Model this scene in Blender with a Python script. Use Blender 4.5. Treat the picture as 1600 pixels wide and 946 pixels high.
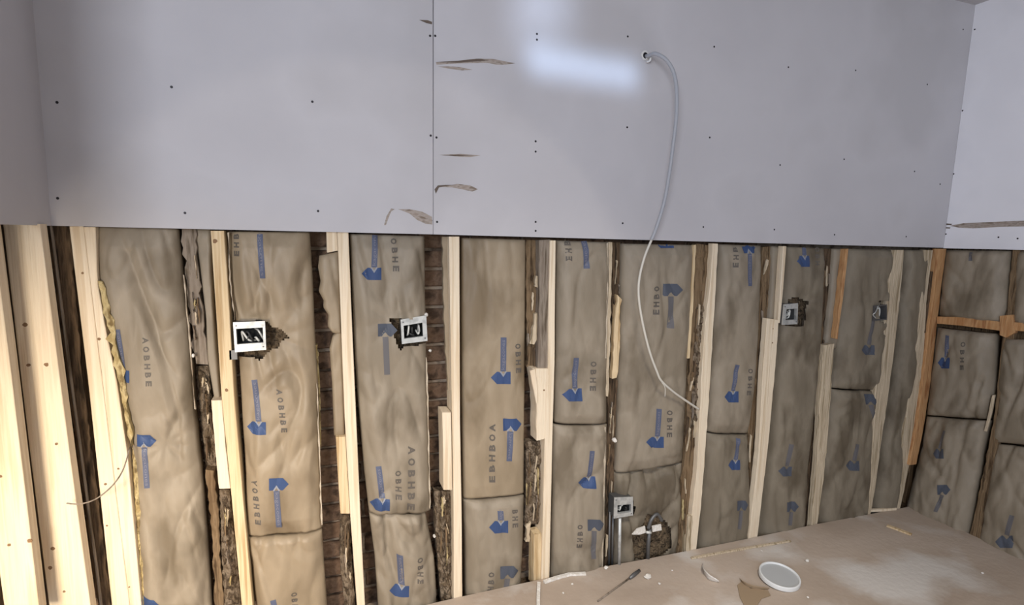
import bpy, bmesh, math, random
from mathutils import Vector, Matrix, noise
random.seed(7)
for o in list(bpy.data.objects): bpy.data.objects.remove(o, do_unlink=True)
sc = bpy.context.scene
COL = sc.collection

# ------------------------------------------------------------------ camera
F, YAW, PITCH, ROLL, CH = 850.0, 0.34577, 0.12166, 0.01761, 1.48
cy, sy, cp, sp = math.cos(YAW), math.sin(YAW), math.cos(PITCH), math.sin(PITCH)
fw = Vector((sy*cp, cy*cp, -sp)); ri = Vector((cy, -sy, 0)); up = ri.cross(fw)
R_ = ri*math.cos(ROLL) + up*math.sin(ROLL); U_ = -ri*math.sin(ROLL) + up*math.cos(ROLL)
cd = bpy.data.cameras.new('camera'); cam = bpy.data.objects.new('camera', cd); COL.objects.link(cam)
cd.sensor_width = 36; cd.lens = F/1600*36; cd.clip_start = .02
cam.matrix_world = Matrix(((R_.x, U_.x, -fw.x, 0), (R_.y, U_.y, -fw.y, 0), (R_.z, U_.z, -fw.z, CH), (0, 0, 0, 1)))
sc.camera = cam
# ------------------------------------------------------------------ world, lights, exposure
w = bpy.data.worlds.new('world'); sc.world = w; w.use_nodes = True
w.node_tree.nodes['Background'].inputs[0].default_value = (.80, .87, 1.0, 1)
w.node_tree.nodes['Background'].inputs[1].default_value = .58
def area(name, loc, target, size, power, color, spread=180, sizey=None):
    l = bpy.data.lights.new(name, 'AREA'); l.energy = power; l.color = color
    l.shape = 'RECTANGLE'; l.size = size; l.size_y = sizey or size; l.spread = math.radians(spread)
    o = bpy.data.objects.new(name, l); COL.objects.link(o); o.location = loc
    o.rotation_euler = (Vector(target)-Vector(loc)).to_track_quat('-Z', 'Y').to_euler()
    return o
area('window_daylight', (-1.6, -2.2, 2.1), (3.2, 1.3, 1.5), 1.4, 100, (.84, .89, 1.0))
def spot(name, loc, target, power, color, ang, blend, rad):
    l = bpy.data.lights.new(name, 'SPOT'); l.energy = power; l.color = color; l.spot_size = math.radians(ang); l.spot_blend = blend; l.shadow_soft_size = rad
    o = bpy.data.objects.new(name, l); COL.objects.link(o); o.location = loc
    o.rotation_euler = (Vector(target)-Vector(loc)).to_track_quat('-Z', 'Y').to_euler(); return o
area('work_lamp', (-.80, .45, 1.0), (-.66, 2.0, .25), .25, 10.5, (1.0, .84, .64), 95)
area('floor_fill', (.6, .1, 2.6), (.8, .7, 0), .5, 24, (1.0, .93, .84), 95)  # unseen fill light added overhead to brighten the floor
spot('warm_patch_spot', (.25, -1.2, 1.6), (.22, 2.0, 1.02), 25, (1.0, .88, .72), 38, .08, .04)  # unseen spot added, its cone draws the warm patch on the drywall
area('blue_patch_beam', (.2, -1.2, 2.35), (1.00, 1.987, 2.135), .46, .14, (.52, .70, 1.0), 3, .10)  # narrow unseen beam added to throw the bluish patch on the drywall
area('blue_patch_beam_upper', (.2, -1.2, 2.5), (.82, 1.987, 2.32), .20, .09, (.60, .74, 1.0), 5, .26)  # second added beam for the dimmer upper part of that patch
sc.view_settings.view_transform = 'Standard'; sc.view_settings.look = 'None'
sc.view_settings.gamma = 1; sc.view_settings.exposure = 0.10

# ------------------------------------------------------------------ pixel rays (1600x946) to planes
def ray(x, y): return R_*((x-800)/F) + U_*(-(y-473)/F) + fw
CP = Vector((0, 0, CH))
def P(x, y, Y=2.0):
    d = ray(x, y); return CP + d*(Y/d.y)
RX0, RXS = 3.150, .0265                      # the right wall leans a little
def PR(x, y, off=0.0):
    d = ray(x, y); t = (RX0+off+RXS*CH)/(d.x-RXS*d.z); return CP + d*t
FLPX = [(690, 940), (715, 933.5), (847, 905), (920, 890), (1018, 872), (1084, 859), (1190, 837.5), (1271, 820), (1410, 794)]
FLZ = [(P(x, y).x, P(x, y).z) for x, y in FLPX]
def floor_z(X):
    if X <= FLZ[0][0]: return FLZ[0][1]
    for (a, za), (b, zb) in zip(FLZ, FLZ[1:]):
        if X <= b: return za+(zb-za)*(X-a)/(b-a)
    return FLZ[-1][1]
def PF(x, y, h=0.0):
    d = ray(x, y); z = 0
    for _ in range(8):
        p = CP + d*((z+h-CH)/d.z); z = floor_z(p.x)
    return p

# ------------------------------------------------------------------ materials
def mat(name, base, rough=.8, metal=0, var=None, scale=(8, 8, 8), detail=4, bump=0, bscale=None, ramp=(.35, .65), spec=.3):
    m = bpy.data.materials.new(name); m.use_nodes = True; nt = m.node_tree; N = nt.nodes; L = nt.links
    b = N['Principled BSDF']; b.inputs['Roughness'].default_value = rough; b.inputs['Metallic'].default_value = metal
    b.inputs['Specular IOR Level'].default_value = spec; b.inputs['Base Color'].default_value = (*base, 1)
    tc = N.new('ShaderNodeTexCoord'); oi = N.new('ShaderNodeObjectInfo')
    ad = N.new('ShaderNodeVectorMath'); ad.operation = 'MULTIPLY_ADD'
    L.new(oi.outputs['Random'], ad.inputs[0]); ad.inputs[1].default_value = (7, 5, 9); L.new(tc.outputs['Object'], ad.inputs[2])
    mp = N.new('ShaderNodeMapping'); mp.inputs['Scale'].default_value = scale; L.new(ad.outputs[0], mp.inputs[0])
    if var:
        n = N.new('ShaderNodeTexNoise'); n.inputs['Scale'].default_value = 1; n.inputs['Detail'].default_value = detail
        L.new(mp.outputs[0], n.inputs[0])
        r = N.new('ShaderNodeValToRGB'); cs = [base]+list(var); e = r.color_ramp.elements
        for i, c in enumerate(cs):
            p = ramp[0]+(ramp[1]-ramp[0])*i/(len(cs)-1)
            el = e[i] if i < 2 else e.new(p)
            el.position = p; el.color = (*c, 1)
        L.new(n.outputs[0], r.inputs[0]); L.new(r.outputs[0], b.inputs['Base Color'])
    if bump:
        n2 = N.new('ShaderNodeTexNoise'); n2.inputs['Scale'].default_value = 1; n2.inputs['Detail'].default_value = 5
        mp2 = N.new('ShaderNodeMapping'); mp2.inputs['Scale'].default_value = bscale or scale; L.new(ad.outputs[0], mp2.inputs[0])
        L.new(mp2.outputs[0], n2.inputs[0])
        bp = N.new('ShaderNodeBump'); bp.inputs['Strength'].default_value = bump; bp.inputs['Distance'].default_value = .01
        L.new(n2.outputs[0], bp.inputs['Height']); L.new(bp.outputs[0], b.inputs['Normal'])
    return m
M = {
 'pine': mat('pale_pine', (.72, .59, .43), .7, var=[(.77, .66, .50), (.64, .51, .35)], scale=(60, 60, 2.2), bump=.25, bscale=(220, 220, 5)),
 'knot': mat('knot_wood', (.22, .13, .07), .8),
 'pine_yellow': mat('yellow_pine', (.60, .44, .25), .7, var=[(.68, .54, .34), (.45, .31, .16)], scale=(60, 60, 2.5), bump=.3, bscale=(200, 200, 5)),
 'pine_orange': mat('orange_pine', (.42, .21, .085), .7, var=[(.52, .30, .14), (.33, .15, .06)], scale=(40, 40, 6), bump=.3, bscale=(150, 150, 10)),
 'pine_weather': mat('weathered_pine', (.44, .35, .24), .8, var=[(.60, .50, .36), (.30, .23, .14)], scale=(90, 90, 3), bump=.4, bscale=(220, 220, 6)),
 'old': mat('old_dark_wood', (.050, .032, .018), .9, var=[(.13, .085, .05), (.028, .018, .010)], scale=(60, 60, 7), bump=.6, bscale=(140, 140, 20)),
 'old_brown': mat('old_brown_wood', (.13, .082, .042), .9, var=[(.22, .15, .085), (.06, .036, .018)], scale=(70, 70, 4), bump=.6, bscale=(160, 160, 12)),
 'old_grey': mat('old_grey_wood', (.19, .15, .115), .9, var=[(.26, .215, .17), (.10, .075, .05)], scale=(50, 50, 5), bump=.6, bscale=(120, 120, 15)),
 'kraft': mat('kraft_paper', (.265, .208, .138), .5, var=[(.32, .255, .175), (.20, .152, .096)], scale=(5, 5, 3), bump=.25, bscale=(30, 30, 14), spec=.35),
 'kraft_dusty': mat('dusty_kraft_paper', (.235, .195, .142), .55, var=[(.29, .245, .185), (.17, .138, .097)], scale=(6, 6, 3), bump=.25, bscale=(30, 30, 14), spec=.3),
 'kraft_lip': mat('frayed_paper_edge', (.44, .37, .27), .7, var=[(.52, .45, .35), (.30, .24, .17)], scale=(30, 30, 12)),
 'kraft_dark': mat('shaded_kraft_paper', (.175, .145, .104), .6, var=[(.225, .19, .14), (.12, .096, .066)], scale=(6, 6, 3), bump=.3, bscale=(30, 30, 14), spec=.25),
 'blue': mat('blue_ink', (.040, .072, .17), .5), 'blue_faded_shaded': mat('faded_shaded_blue_ink', (.075, .085, .11), .6),  # dull inks: some fading, mostly the right bays' shade put into the colour
 'bar': mat('bar_ink', (.095, .11, .17), .5), 'bar_faded_shaded': mat('faded_shaded_bar_ink', (.125, .12, .125), .6),
 'grey_ink': mat('grey_ink', (.115, .10, .085), .6), 'pale_ink': mat('pale_ink', (.27, .28, .31), .6), 'word_ink': mat('word_ink', (.20, .20, .24), .6),
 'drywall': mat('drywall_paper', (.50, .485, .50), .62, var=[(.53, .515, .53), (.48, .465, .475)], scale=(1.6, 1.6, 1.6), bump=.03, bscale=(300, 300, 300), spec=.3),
 'drywall_r': mat('drywall_paper_daylit', (.76, .76, .80), .62, var=[(.79, .79, .83), (.73, .73, .77)], scale=(2, 2, 2), spec=.3),  # same drywall, lighter and bluer: window light on the right wall in its colour
 'gypsum': mat('gypsum_core', (.62, .60, .57), .9),
 'tear': mat('torn_brown_paper', (.30, .245, .205), .85, var=[(.38, .33, .29), (.20, .155, .12)], scale=(30, 30, 90), bump=.3),
 'tear_dark': mat('torn_paper_edge', (.13, .10, .08), .9),
 'screw': mat('dark_screw', (.035, .032, .035), .5, .6),
 'brick': mat('brown_brick', (.125, .074, .045), .9, var=[(.18, .115, .075), (.065, .040, .026)], scale=(22, 22, 22), bump=.6, bscale=(90, 90, 90)),
 'mortar': mat('mortar', (.24, .18, .13), .95, var=[(.36, .29, .22), (.10, .07, .048)], scale=(14, 14, 14), bump=.6, bscale=(80, 80, 80)),
 'steel': mat('galvanized_steel', (.52, .53, .51), .42, .45, var=[(.60, .61, .59), (.42, .43, .42)], scale=(30, 30, 30), spec=.5),
 'steel_dark': mat('dull_steel', (.16, .16, .16), .5, .6),
 'black': mat('box_dark', (.012, .013, .013), .8), 'wire_w': mat('white_wire', (.60, .60, .56), .5), 'wire_k': mat('black_wire', (.03, .03, .03), .5),
 'wire_g': mat('grey_sheath', (.36, .37, .40), .45), 'wire_p': mat('pale_sheath', (.60, .57, .50), .5), 'copper': mat('copper_wire', (.45, .22, .08), .4, .8),
 'fluff': mat('mottled_debris', (.12, .085, .052), .95, var=[(.22, .17, .12), (.055, .037, .022), (.15, .11, .07)], scale=(38, 38, 14), bump=.8, bscale=(120, 120, 120), ramp=(.38, .66)),
 'fluff_dark': mat('dark_fibre', (.085, .058, .034), .95, var=[(.16, .115, .07), (.035, .024, .014)], scale=(60, 60, 60), bump=.8, bscale=(140, 140, 140)),
 'yellow_fluff': mat('yellow_torn_fibre', (.36, .27, .12), .95, var=[(.52, .42, .22), (.20, .14, .06)], scale=(50, 50, 20), bump=.8, bscale=(150, 150, 60)),
 'plaster': mat('white_plaster', (.72, .69, .64), .85, var=[(.62, .58, .52), (.78, .76, .72)], scale=(60, 60, 60)),
 'plastic': mat('white_plastic', (.68, .69, .68), .35, spec=.5), 'plastic_g': mat('grey_film', (.40, .41, .41), .4, spec=.5),
 'card': mat('brown_card', (.30, .22, .14), .75), 'hole': mat('hole_black', (.01, .01, .012), .9),
}
# floor: dusty tan board with a white dust patch
def floor_mat():
    m = bpy.data.materials.new('dusty_plywood'); m.use_nodes = True; N = m.node_tree.nodes; L = m.node_tree.links
    b = N['Principled BSDF']; b.inputs['Roughness'].default_value = .85; b.inputs['Specular IOR Level'].default_value = .2
    tc = N.new('ShaderNodeTexCoord')
    def nz(sc_, det=5, dist=0):
        mp = N.new('ShaderNodeMapping'); mp.inputs['Scale'].default_value = sc_; L.new(tc.outputs['Object'], mp.inputs[0])
        n = N.new('ShaderNodeTexNoise'); n.inputs['Scale'].default_value = 1; n.inputs['Detail'].default_value = det
        n.inputs['Distortion'].default_value = dist; L.new(mp.outputs[0], n.inputs[0]); return n
    def ramp(src, stops):
        r = N.new('ShaderNodeValToRGB'); e = r.color_ramp.elements
        for i, (p, c) in enumerate(stops):
            el = e[i] if i < 2 else e.new(p)
            el.position = p; el.color = (*c, 1)
        L.new(src, r.inputs[0]); return r
    base = ramp(nz((1.2, 2.6, 1), 6, .6).outputs[0], [(.3, (.34, .27, .21)), (.5, (.43, .35, .28)), (.7, (.49, .41, .34))])
    d = N.new('ShaderNodeMix'); d.data_type = 'RGBA'
    n2 = nz((3.5, 3.5, 1), 8, .4)
    # distance from the dust patch centre, broken up by noise
    c = PF(1395, 905); mp = N.new('ShaderNodeMapping'); mp.vector_type = 'POINT'
    ang = math.radians(-35)
    mp.inputs['Location'].default_value = (0, 0, 0)
    sub = N.new('ShaderNodeVectorMath'); sub.operation = 'SUBTRACT'; L.new(tc.outputs['Object'], sub.inputs[0]); sub.inputs[1].default_value = (c.x, c.y, 0)
    L.new(sub.outputs[0], mp.inputs[0]); mp.inputs['Rotation'].default_value = (0, 0, ang); mp.inputs['Scale'].default_value = (2.1, 4.6, 0)
    ln = N.new('ShaderNodeVectorMath'); ln.operation = 'LENGTH'; L.new(mp.outputs[0], ln.inputs[0])
    mr = N.new('ShaderNodeMapRange'); mr.inputs[1].default_value = 1.05; mr.inputs[2].default_value = .1; L.new(ln.outputs['Value'], mr.inputs[0])
    mu = N.new('ShaderNodeMath'); mu.operation = 'MULTIPLY_ADD'; L.new(mr.outputs[0], mu.inputs[0]); mu.inputs[1].default_value = .30; L.new(n2.outputs[0], mu.inputs[2])
    msk = ramp(mu.outputs[0], [(.52, (0, 0, 0)), (.74, (.85, .85, .85))])
    L.new(msk.outputs[0], d.inputs['Factor']); L.new(base.outputs[0], d.inputs['A']); d.inputs['B'].default_value = (.60, .57, .53, 1)
    L.new(d.outputs['Result'], b.inputs['Base Color'])
    bp = N.new('ShaderNodeBump'); bp.inputs['Strength'].default_value = .18; bp.inputs['Distance'].default_value = .01
    L.new(nz((40, 40, 1), 6).outputs[0], bp.inputs['Height']); L.new(bp.outputs[0], b.inputs['Normal'])
    return m
M['floor'] = floor_mat()

# ------------------------------------------------------------------ object helpers
def origin_of(V):
    xs = [v[0] for v in V]; ys = [v[1] for v in V]; zs = [v[2] for v in V]
    return Vector(((min(xs)+max(xs))/2, (min(ys)+max(ys))/2, min(zs)))
def wloc(o):
    p = Vector(o.location)
    while o.parent: o = o.parent; p += Vector(o.location)
    return p
def obj(name, V, Fc, m, parent=None, smooth=False, label=None, cat=None, group=None, kind=None, mats=None, mi=None):
    o0 = origin_of(V); me = bpy.data.meshes.new(name)
    me.from_pydata([tuple(Vector(v)-o0) for v in V], [], Fc); 
    bm = bmesh.new(); bm.from_mesh(me); bmesh.ops.recalc_face_normals(bm, faces=bm.faces); bm.to_mesh(me); bm.free()
    me.materials.append(M[m])
    if smooth:
        for p in me.polygons: p.use_smooth = True
    o = bpy.data.objects.new(name, me); COL.objects.link(o); o.location = o0
    if parent is not None: o.parent = parent; o.location = o0 - wloc(parent)
    tag(o, label, cat, group, kind); return o
def tag(o, label=None, cat=None, group=None, kind=None):
    if label: o['label'] = label
    if cat: o['category'] = cat
    if group: o['group'] = group
    if kind: o['kind'] = kind
    return o
def empty(name, loc, label=None, cat=None, group=None, kind=None):
    o = bpy.data.objects.new(name, None); COL.objects.link(o); o.location = loc; o.empty_display_size = .05
    return tag(o, label, cat, group, kind)
def box(a, b):
    x0, y0, z0 = a; x1, y1, z1 = b
    V = [(x0,y0,z0),(x1,y0,z0),(x1,y1,z0),(x0,y1,z0),(x0,y0,z1),(x1,y0,z1),(x1,y1,z1),(x0,y1,z1)]
    return V, [(0,3,2,1),(4,5,6,7),(0,1,5,4),(1,2,6,5),(2,3,7,6),(3,0,4,7)]
def join(*parts):
    V, Fc = [], []
    for v, f in parts:
        n = len(V); V += list(v); Fc += [tuple(i+n for i in q) for q in f]
    return V, Fc
def ext(poly, dv):
    n = len(poly); V = [tuple(p) for p in poly]+[tuple(Vector(p)+Vector(dv)) for p in poly]
    return V, [tuple(range(n)), tuple(range(2*n-1, n-1, -1))]+[(i, (i+1) % n, (i+1) % n+n, i+n) for i in range(n)]
def tube(pts, r, n=8, caps=True, closed=False):
    pts = [Vector(p) for p in pts]; rs = r if isinstance(r, (list, tuple)) else [r]*len(pts)
    V, Fc = [], []; prev = None
    for i, p in enumerate(pts):
        t = (pts[min(i+1, len(pts)-1)]-pts[max(i-1, 0)]).normalized()
        a = prev if prev is not None else (Vector((0, 0, 1)) if abs(t.z) < .9 else Vector((1, 0, 0)))
        u = (a - t*a.dot(t)).normalized(); prev = u; v = t.cross(u)
        for k in range(n):
            c = 2*math.pi*k/n; V.append(tuple(p+(u*math.cos(c)+v*math.sin(c))*rs[i]))
    for i in range(len(pts)-1):
        for k in range(n): Fc.append((i*n+k, i*n+(k+1) % n, (i+1)*n+(k+1) % n, (i+1)*n+k))
    if caps: Fc += [tuple(range(n-1, -1, -1)), tuple(range((len(pts)-1)*n, len(pts)*n))]
    return V, Fc
def spline(pts, k=8):
    pts = [Vector(p) for p in pts]; o = []
    for i in range(len(pts)-1):
        p0, p1, p2, p3 = pts[max(i-1, 0)], pts[i], pts[i+1], pts[min(i+2, len(pts)-1)]
        for j in range(k):
            t = j/k; o.append(.5*((2*p1)+(p2-p0)*t+(2*p0-5*p1+4*p2-p3)*t*t+(3*p1-p0-3*p2+p3)*t**3))
    o.append(pts[-1]); return o
def disc(c, nrm, r, h, n=10, jit=0):
    c = Vector(c); nrm = Vector(nrm).normalized(); a = Vector((0, 0, 1)) if abs(nrm.z) < .9 else Vector((1, 0, 0))
    u = nrm.cross(a).normalized(); v = nrm.cross(u)
    return ext([c+(u*math.cos(2*math.pi*k/n)+v*math.sin(2*math.pi*k/n))*r*(1+random.uniform(-jit, jit)) for k in range(n)], nrm*h)
def lerp_poly(pts, y):
    if y <= pts[0][1]:  a, b = pts[0], pts[1]
    elif y >= pts[-1][1]: a, b = pts[-2], pts[-1]
    else:
        for a, b in zip(pts, pts[1:]):
            if a[1] <= y <= b[1]: break
    return a[0]+(b[0]-a[0])*(y-a[1])/(b[1]-a[1])
def plank(name, Lp, Rp, m, label=None, cat=None, Yf=2.0, depth=.085, rough=0, parent=None, wall='b', rows=None, group=None, curve=0):
    """a timber given by its left and right edge in the photograph, standing on the wall plane"""
    rnd = random.Random(int(Lp[0][0]*31+Lp[0][1])); V, Fc = [], []
    H = Lp[-1][1]-Lp[0][1]; n = rows or max(6, int(H/(10 if rough else 30)))
    pr = (lambda x, y: P(x, y, Yf)) if wall == 'b' else (lambda x, y: PR(x, y, Yf))
    if wall == 'b' and Lp[-1][1] < 950:
        q_ = P((Lp[-1][0]+Rp[-1][0])/2, (Lp[-1][1]+Rp[-1][1])/2, 2.0)
        if q_.z < floor_z(q_.x)+.03:
            e2 = lambda L_: list(L_[:-1])+[(L_[-1][0]+(L_[-1][0]-L_[-2][0])*14/(L_[-1][1]-L_[-2][1]), L_[-1][1]+14)]
            Lp, Rp = e2(Lp), e2(Rp)
    if Lp[0][0] > 1100: depth = min(depth, .03)
    dv = Vector((0, depth, 0)) if wall == 'b' else Vector((depth, 0, 0))
    if wall == 'l': pr = lambda x, y: P(x, y, Yf); dv = Vector((0, depth, 0))
    for i in range(n+1):
        t = i/n; yl = Lp[0][1]+(Lp[-1][1]-Lp[0][1])*t; yr = Rp[0][1]+(Rp[-1][1]-Rp[0][1])*t
        a = pr(lerp_poly(Lp, yl), yl); b = pr(lerp_poly(Rp, yr), yr)
        if rough:
            a = a+Vector((rnd.gauss(0, rough), rnd.gauss(0, rough*.5), rnd.gauss(0, rough) if i in (0, n) else 0))
            b = b+Vector((rnd.gauss(0, rough), rnd.gauss(0, rough*.5), rnd.gauss(0, rough) if i in (0, n) else 0))
        e = .0018; ux = (b-a).normalized()*e; uy = dv.normalized()*e
        if (b-a).length > .012: V += [tuple(a+uy), tuple(a+ux), tuple(b-ux), tuple(b+uy), tuple(b+dv), tuple(a+dv)]
        else: V += [tuple(a+uy), tuple(a+(b-a)*.2), tuple(a+(b-a)*.8), tuple(b+uy), tuple(b+dv), tuple(a+dv)]
    for i in range(n):
        for k in range(6): Fc.append((i*6+k, i*6+(k+1) % 6, (i+1)*6+(k+1) % 6, (i+1)*6+k))
    Fc += [(0, 1, 2, 3, 4, 5), tuple(n*6+k for k in (5, 4, 3, 2, 1, 0))]
    return obj(name, V, Fc, m, parent, label=label, cat=cat, group=group)
def lip(parent, Lp, w, m='kraft_lip'):
    return plank('paper_edge', Lp, [(x+w, y) for x, y in Lp], m, parent=parent, Yf=2.012, depth=.01, rough=.0012)
def slivers(parent, Lp, Rp, n, Y, seed):
    rnd = random.Random(seed)
    for k in range(n):
        y = rnd.uniform(Lp[0][1], Lp[-1][1]-25); x = rnd.uniform(lerp_poly(Lp, y), lerp_poly(Rp, y)-3); L = rnd.uniform(12, 45); dx = (lerp_poly(Lp, y+L)-lerp_poly(Lp, y))+rnd.uniform(-3, 3); w_ = rnd.uniform(1, 3.2)
        plank('splinter', [(x, y), (x+dx*.5+rnd.uniform(-1.5, 1.5), y+L/2), (x+dx, y+L)], [(x+w_, y+2), (x+w_+dx*.5+rnd.uniform(-1, 1), y+L/2), (x+dx+w_*.5, y+L-2)], rnd.choice(['old_brown', 'pine_weather', 'old_grey', 'old', 'yellow_fluff', 'pine_weather', 'old_brown']), parent=parent, Yf=Y-rnd.uniform(.004, .014), depth=.008, rough=.001)
def knots(parent, pts, Y=2.0, r=.004, name='knot', m='knot', wall='b'):
    for x, y in pts:
        p = P(x, y, Y-.0004) if wall == 'b' else PR(x, y, Y-.0004)
        obj(name, *disc(p, (0, 1, 0) if wall == 'b' else (1, 0, 0), r*random.uniform(.7, 1.2), .002, 8, .2), m, parent)

# ------------------------------------------------------------------ the setting
WL = -.735; CEIL = 2.697
zf = floor_z(0)
# floor
nx, ny = 40, 24; V, Fc = [], []
X0, X1, Y0, Y1 = -.95, RX0+.012, -1.6, 1.998
for j in range(ny+1):
    for i in range(nx+1):
        x = X0+(X1-X0)*i/nx; V.append((x, Y0+(Y1-Y0)*j/ny, floor_z(x)))
for j in range(ny):
    for i in range(nx): a = j*(nx+1)+i; Fc.append((a, a+1, a+nx+2, a+nx+1))
o = obj('floor', V, Fc, 'floor', kind='structure'); 
for v in o.data.vertices: v.co += o.location
o.location = (0, 0, 0)
obj('added_leak_slab', *box((-.95, -1.6, -.26), (3.40, 2.18, -.22)), 'old', kind='structure')  # unseen slab added below the floor so no bright background leaks through gaps
obj('trim_1', *box((-.95, 2.0, -.16), (3.30, 2.14, -.06)), 'old', kind='structure')
obj('trim_2', *box((RX0+.015, -1.6, -.16), (3.30, 2.0, -.05)), 'old', kind='structure')
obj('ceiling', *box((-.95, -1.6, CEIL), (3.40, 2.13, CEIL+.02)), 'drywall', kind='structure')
# back wall : masonry backing, bricks, drywall sheets
wb = empty('wall_back', (1.2, 2.12, 0), kind='structure')
obj('mortar_backing', *box((-.95, 2.142, -.40), (3.40, 2.18, 2.72)), 'mortar', wb)
bh = .064; meshes = {}
cent = [WL-.12]+[P(x, 560, 2.14).x for x in (140, 316, 508, 684, 838, 962, 1084, 1190)]
for r in range(20):
    z = -.025+r*.0765
    if z > 1.49: break
    for a, b_ in zip(cent, cent[1:]):
        for q in (0, 1):
            st = (b_-a)/2; ln = round(st-.010, 3); x = a+st*q+(.022 if r % 2 else -.018)
            if ln not in meshes:
                Vb, Fb = box((-ln/2, -.011, -bh/2), (ln/2, .02, bh/2)); me = bpy.data.meshes.new('brick'); me.from_pydata(Vb, [], Fb)
                bm = bmesh.new(); bm.from_mesh(me); bmesh.ops.bevel(bm, geom=bm.edges[:], offset=.005, segments=1, affect='EDGES'); bm.to_mesh(me); bm.free()
                me.materials.append(M['brick']); meshes[ln] = me
            b = bpy.data.objects.new('brick', meshes[ln]); COL.objects.link(b); b.parent = wb
            b.location = Vector((x, 2.140+random.uniform(-.006, .006), z+bh/2)) - wb.location
            b.rotation_euler = (random.uniform(-.04, .04), random.uniform(-.015, .015), random.uniform(-.03, .03))
def sheet(px, parent, Y=1.987, th=.0127, m='drywall', right=False):
    pts = [PR(x, y, Y) if right else P(x, y, Y) for x, y in px]
    return obj('drywall_sheet', *ext(pts, (th, 0, 0) if right else (0, th, 0)), m, parent)
def topz(pp, right=False): return pp
pTL, pTR = P(55, 0, 1.987), P(676.2, 0, 1.987)
sBL, sBM, sBR = P(86, 353, 1.987), P(676.6, 366.5, 1.987), P(1471, 387.5, 1.987)
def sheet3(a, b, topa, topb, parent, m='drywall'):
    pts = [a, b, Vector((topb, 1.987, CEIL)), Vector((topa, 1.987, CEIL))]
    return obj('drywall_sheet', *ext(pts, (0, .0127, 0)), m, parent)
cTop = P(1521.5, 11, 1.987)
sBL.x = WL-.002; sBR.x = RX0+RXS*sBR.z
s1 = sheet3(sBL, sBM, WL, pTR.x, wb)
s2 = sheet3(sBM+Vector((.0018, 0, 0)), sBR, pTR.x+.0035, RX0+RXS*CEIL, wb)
def screws(parent, pts, right=False):
    for x, y in pts:
        p = PR(x, y, -.0128) if right else P(x, y, 1.9866)
        n = (1, 0, 0) if right else (0, 1, 0)
        obj('screw', *disc(p, n, .0042, .002, 8), 'screw', parent)
screws(s1, [(89,160),(268,136),(488,159),(289,333),(497,330),(672,56),(673,212),(674,345),(90,310)])
screws(s2, [(680,56),(682,215),(683,347),(839,53),(839,62),(981,57),(1116,73),(1232,105),(1337,110),(1449,132),(980,199),(837,221),(837,237),
 (1109,215),(1219,258),(1319,249),(1429,268),(837,347),(837,361),(973,349),(1099,355),(1210,359),(1304,367),(1416,370),(1505,46),(1469,288)])
def tear(parent, px, m='tear', right=False, out=.0006):
    pts = [PR(x, y, -.0127-out) if right else P(x, y, 1.987-out) for x, y in px]
    return obj('torn_paper', *ext(pts, (.0005, 0, 0) if right else (0, .0005, 0)), m, parent)
tear(s2, [(681,97),(715,95),(745,91.5),(770,92),(805,99),(790,101),(775,101),(760,98),(720,99),(682,101)])
tear(s2, [(681,97),(715,95),(745,92),(765,94),(745,96),(715,98)], 'tear_dark', out=.0009)
tear(s2, [(684,104),(700,103.5),(720,105),(738,109),(722,110),(705,108)])
tear(s2, [(686,242),(720,240.5),(751,243),(735,245.5),(718,245)])
tear(s2, [(690,243),(716,241.5),(740,243),(716,244)], 'tear_dark', out=.0009)
tear(s2, [(688,292),(715,287.5),(735,290),(747,296),(738,299.5),(722,296),(706,293)])
tear(s2, [(679,296),(684,290),(696,289),(712,289),(697,291),(686,293),(681,303)], 'tear_dark', out=.0009)
tear(s1, [(622,327),(640,327),(660,331),(675,339),(675.5,351),(665,350),(652,344),(640,334)])
tear(s1, [(600,352),(604,338),(611,326),(617,327),(611,331),(607,341),(603,352)])
tear(s1, [(655,31),(668,31.5),(675,34),(675,38),(666,36)], 'tear_dark')
# cable hole with its torn white rim
hp = P(1008, 87, 1.9868)
h = obj('cable_hole', *disc(hp, (0, 1, 0), .013, .001, 14, .06), 'hole', s2)
V, Fc = [], []
for k in range(14):
    a = 2*math.pi*k/14
    for rr, dy in ((.0125, -.001), (.018+random.uniform(0, .006), .0)):
        V.append((hp.x+math.cos(a)*rr*.9, hp.y-.0015+dy, hp.z+math.sin(a)*rr))
for k in range(14): Fc.append((2*k, 2*k+1, (2*k+3) % 28, (2*k+2) % 28))
obj('hole_rim', V, Fc, 'gypsum', s2)
# right wall
wr = empty('wall_right', (3.28, 1.2, 0), kind='structure')
V, Fc = ext([Vector((RX0+.12+RXS*z, y, z)) for y, z in ((-1.6, -.40), (2.16, -.40), (2.16, 2.72), (-1.6, 2.72))], (.03, 0, 0))
obj('backing_board', V, Fc, 'old_brown', wr)
z0 = PR(1472, 388, -.0127).z
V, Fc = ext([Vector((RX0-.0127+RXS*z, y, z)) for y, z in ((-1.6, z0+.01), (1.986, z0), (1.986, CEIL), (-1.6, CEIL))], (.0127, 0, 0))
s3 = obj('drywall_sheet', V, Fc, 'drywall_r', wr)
screws(s3, [(1523,46),(1504,173),(1490,272),(1478,366),(1590,373),(1560,371)], True)
tear(s3, [(1484,353),(1505,349),(1550,347),(1600,345),(1640,345),(1640,352),(1600,354),(1560,355),(1520,357),(1498,356)], right=True)
tear(s3, [(1475,349),(1488,350),(1486,352),(1475,352)], 'tear_dark', right=True)
tear(s3, [(1474,355),(1485,355.5),(1484,357.5),(1474,357)], 'tear_dark', right=True)
# left wall
wl = empty('wall_left', (WL, 1.7, 0), kind='structure')
obj('drywall_sheet', *box((WL-.0127, 1.30, P(85, 353, 1.987).z), (WL, 1.987, CEIL)), 'drywall', wl)
obj('backing_board', *box((WL-.16, 1.30, -.40), (WL-.13, 2.14, 2.72)), 'old', wl)

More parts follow.
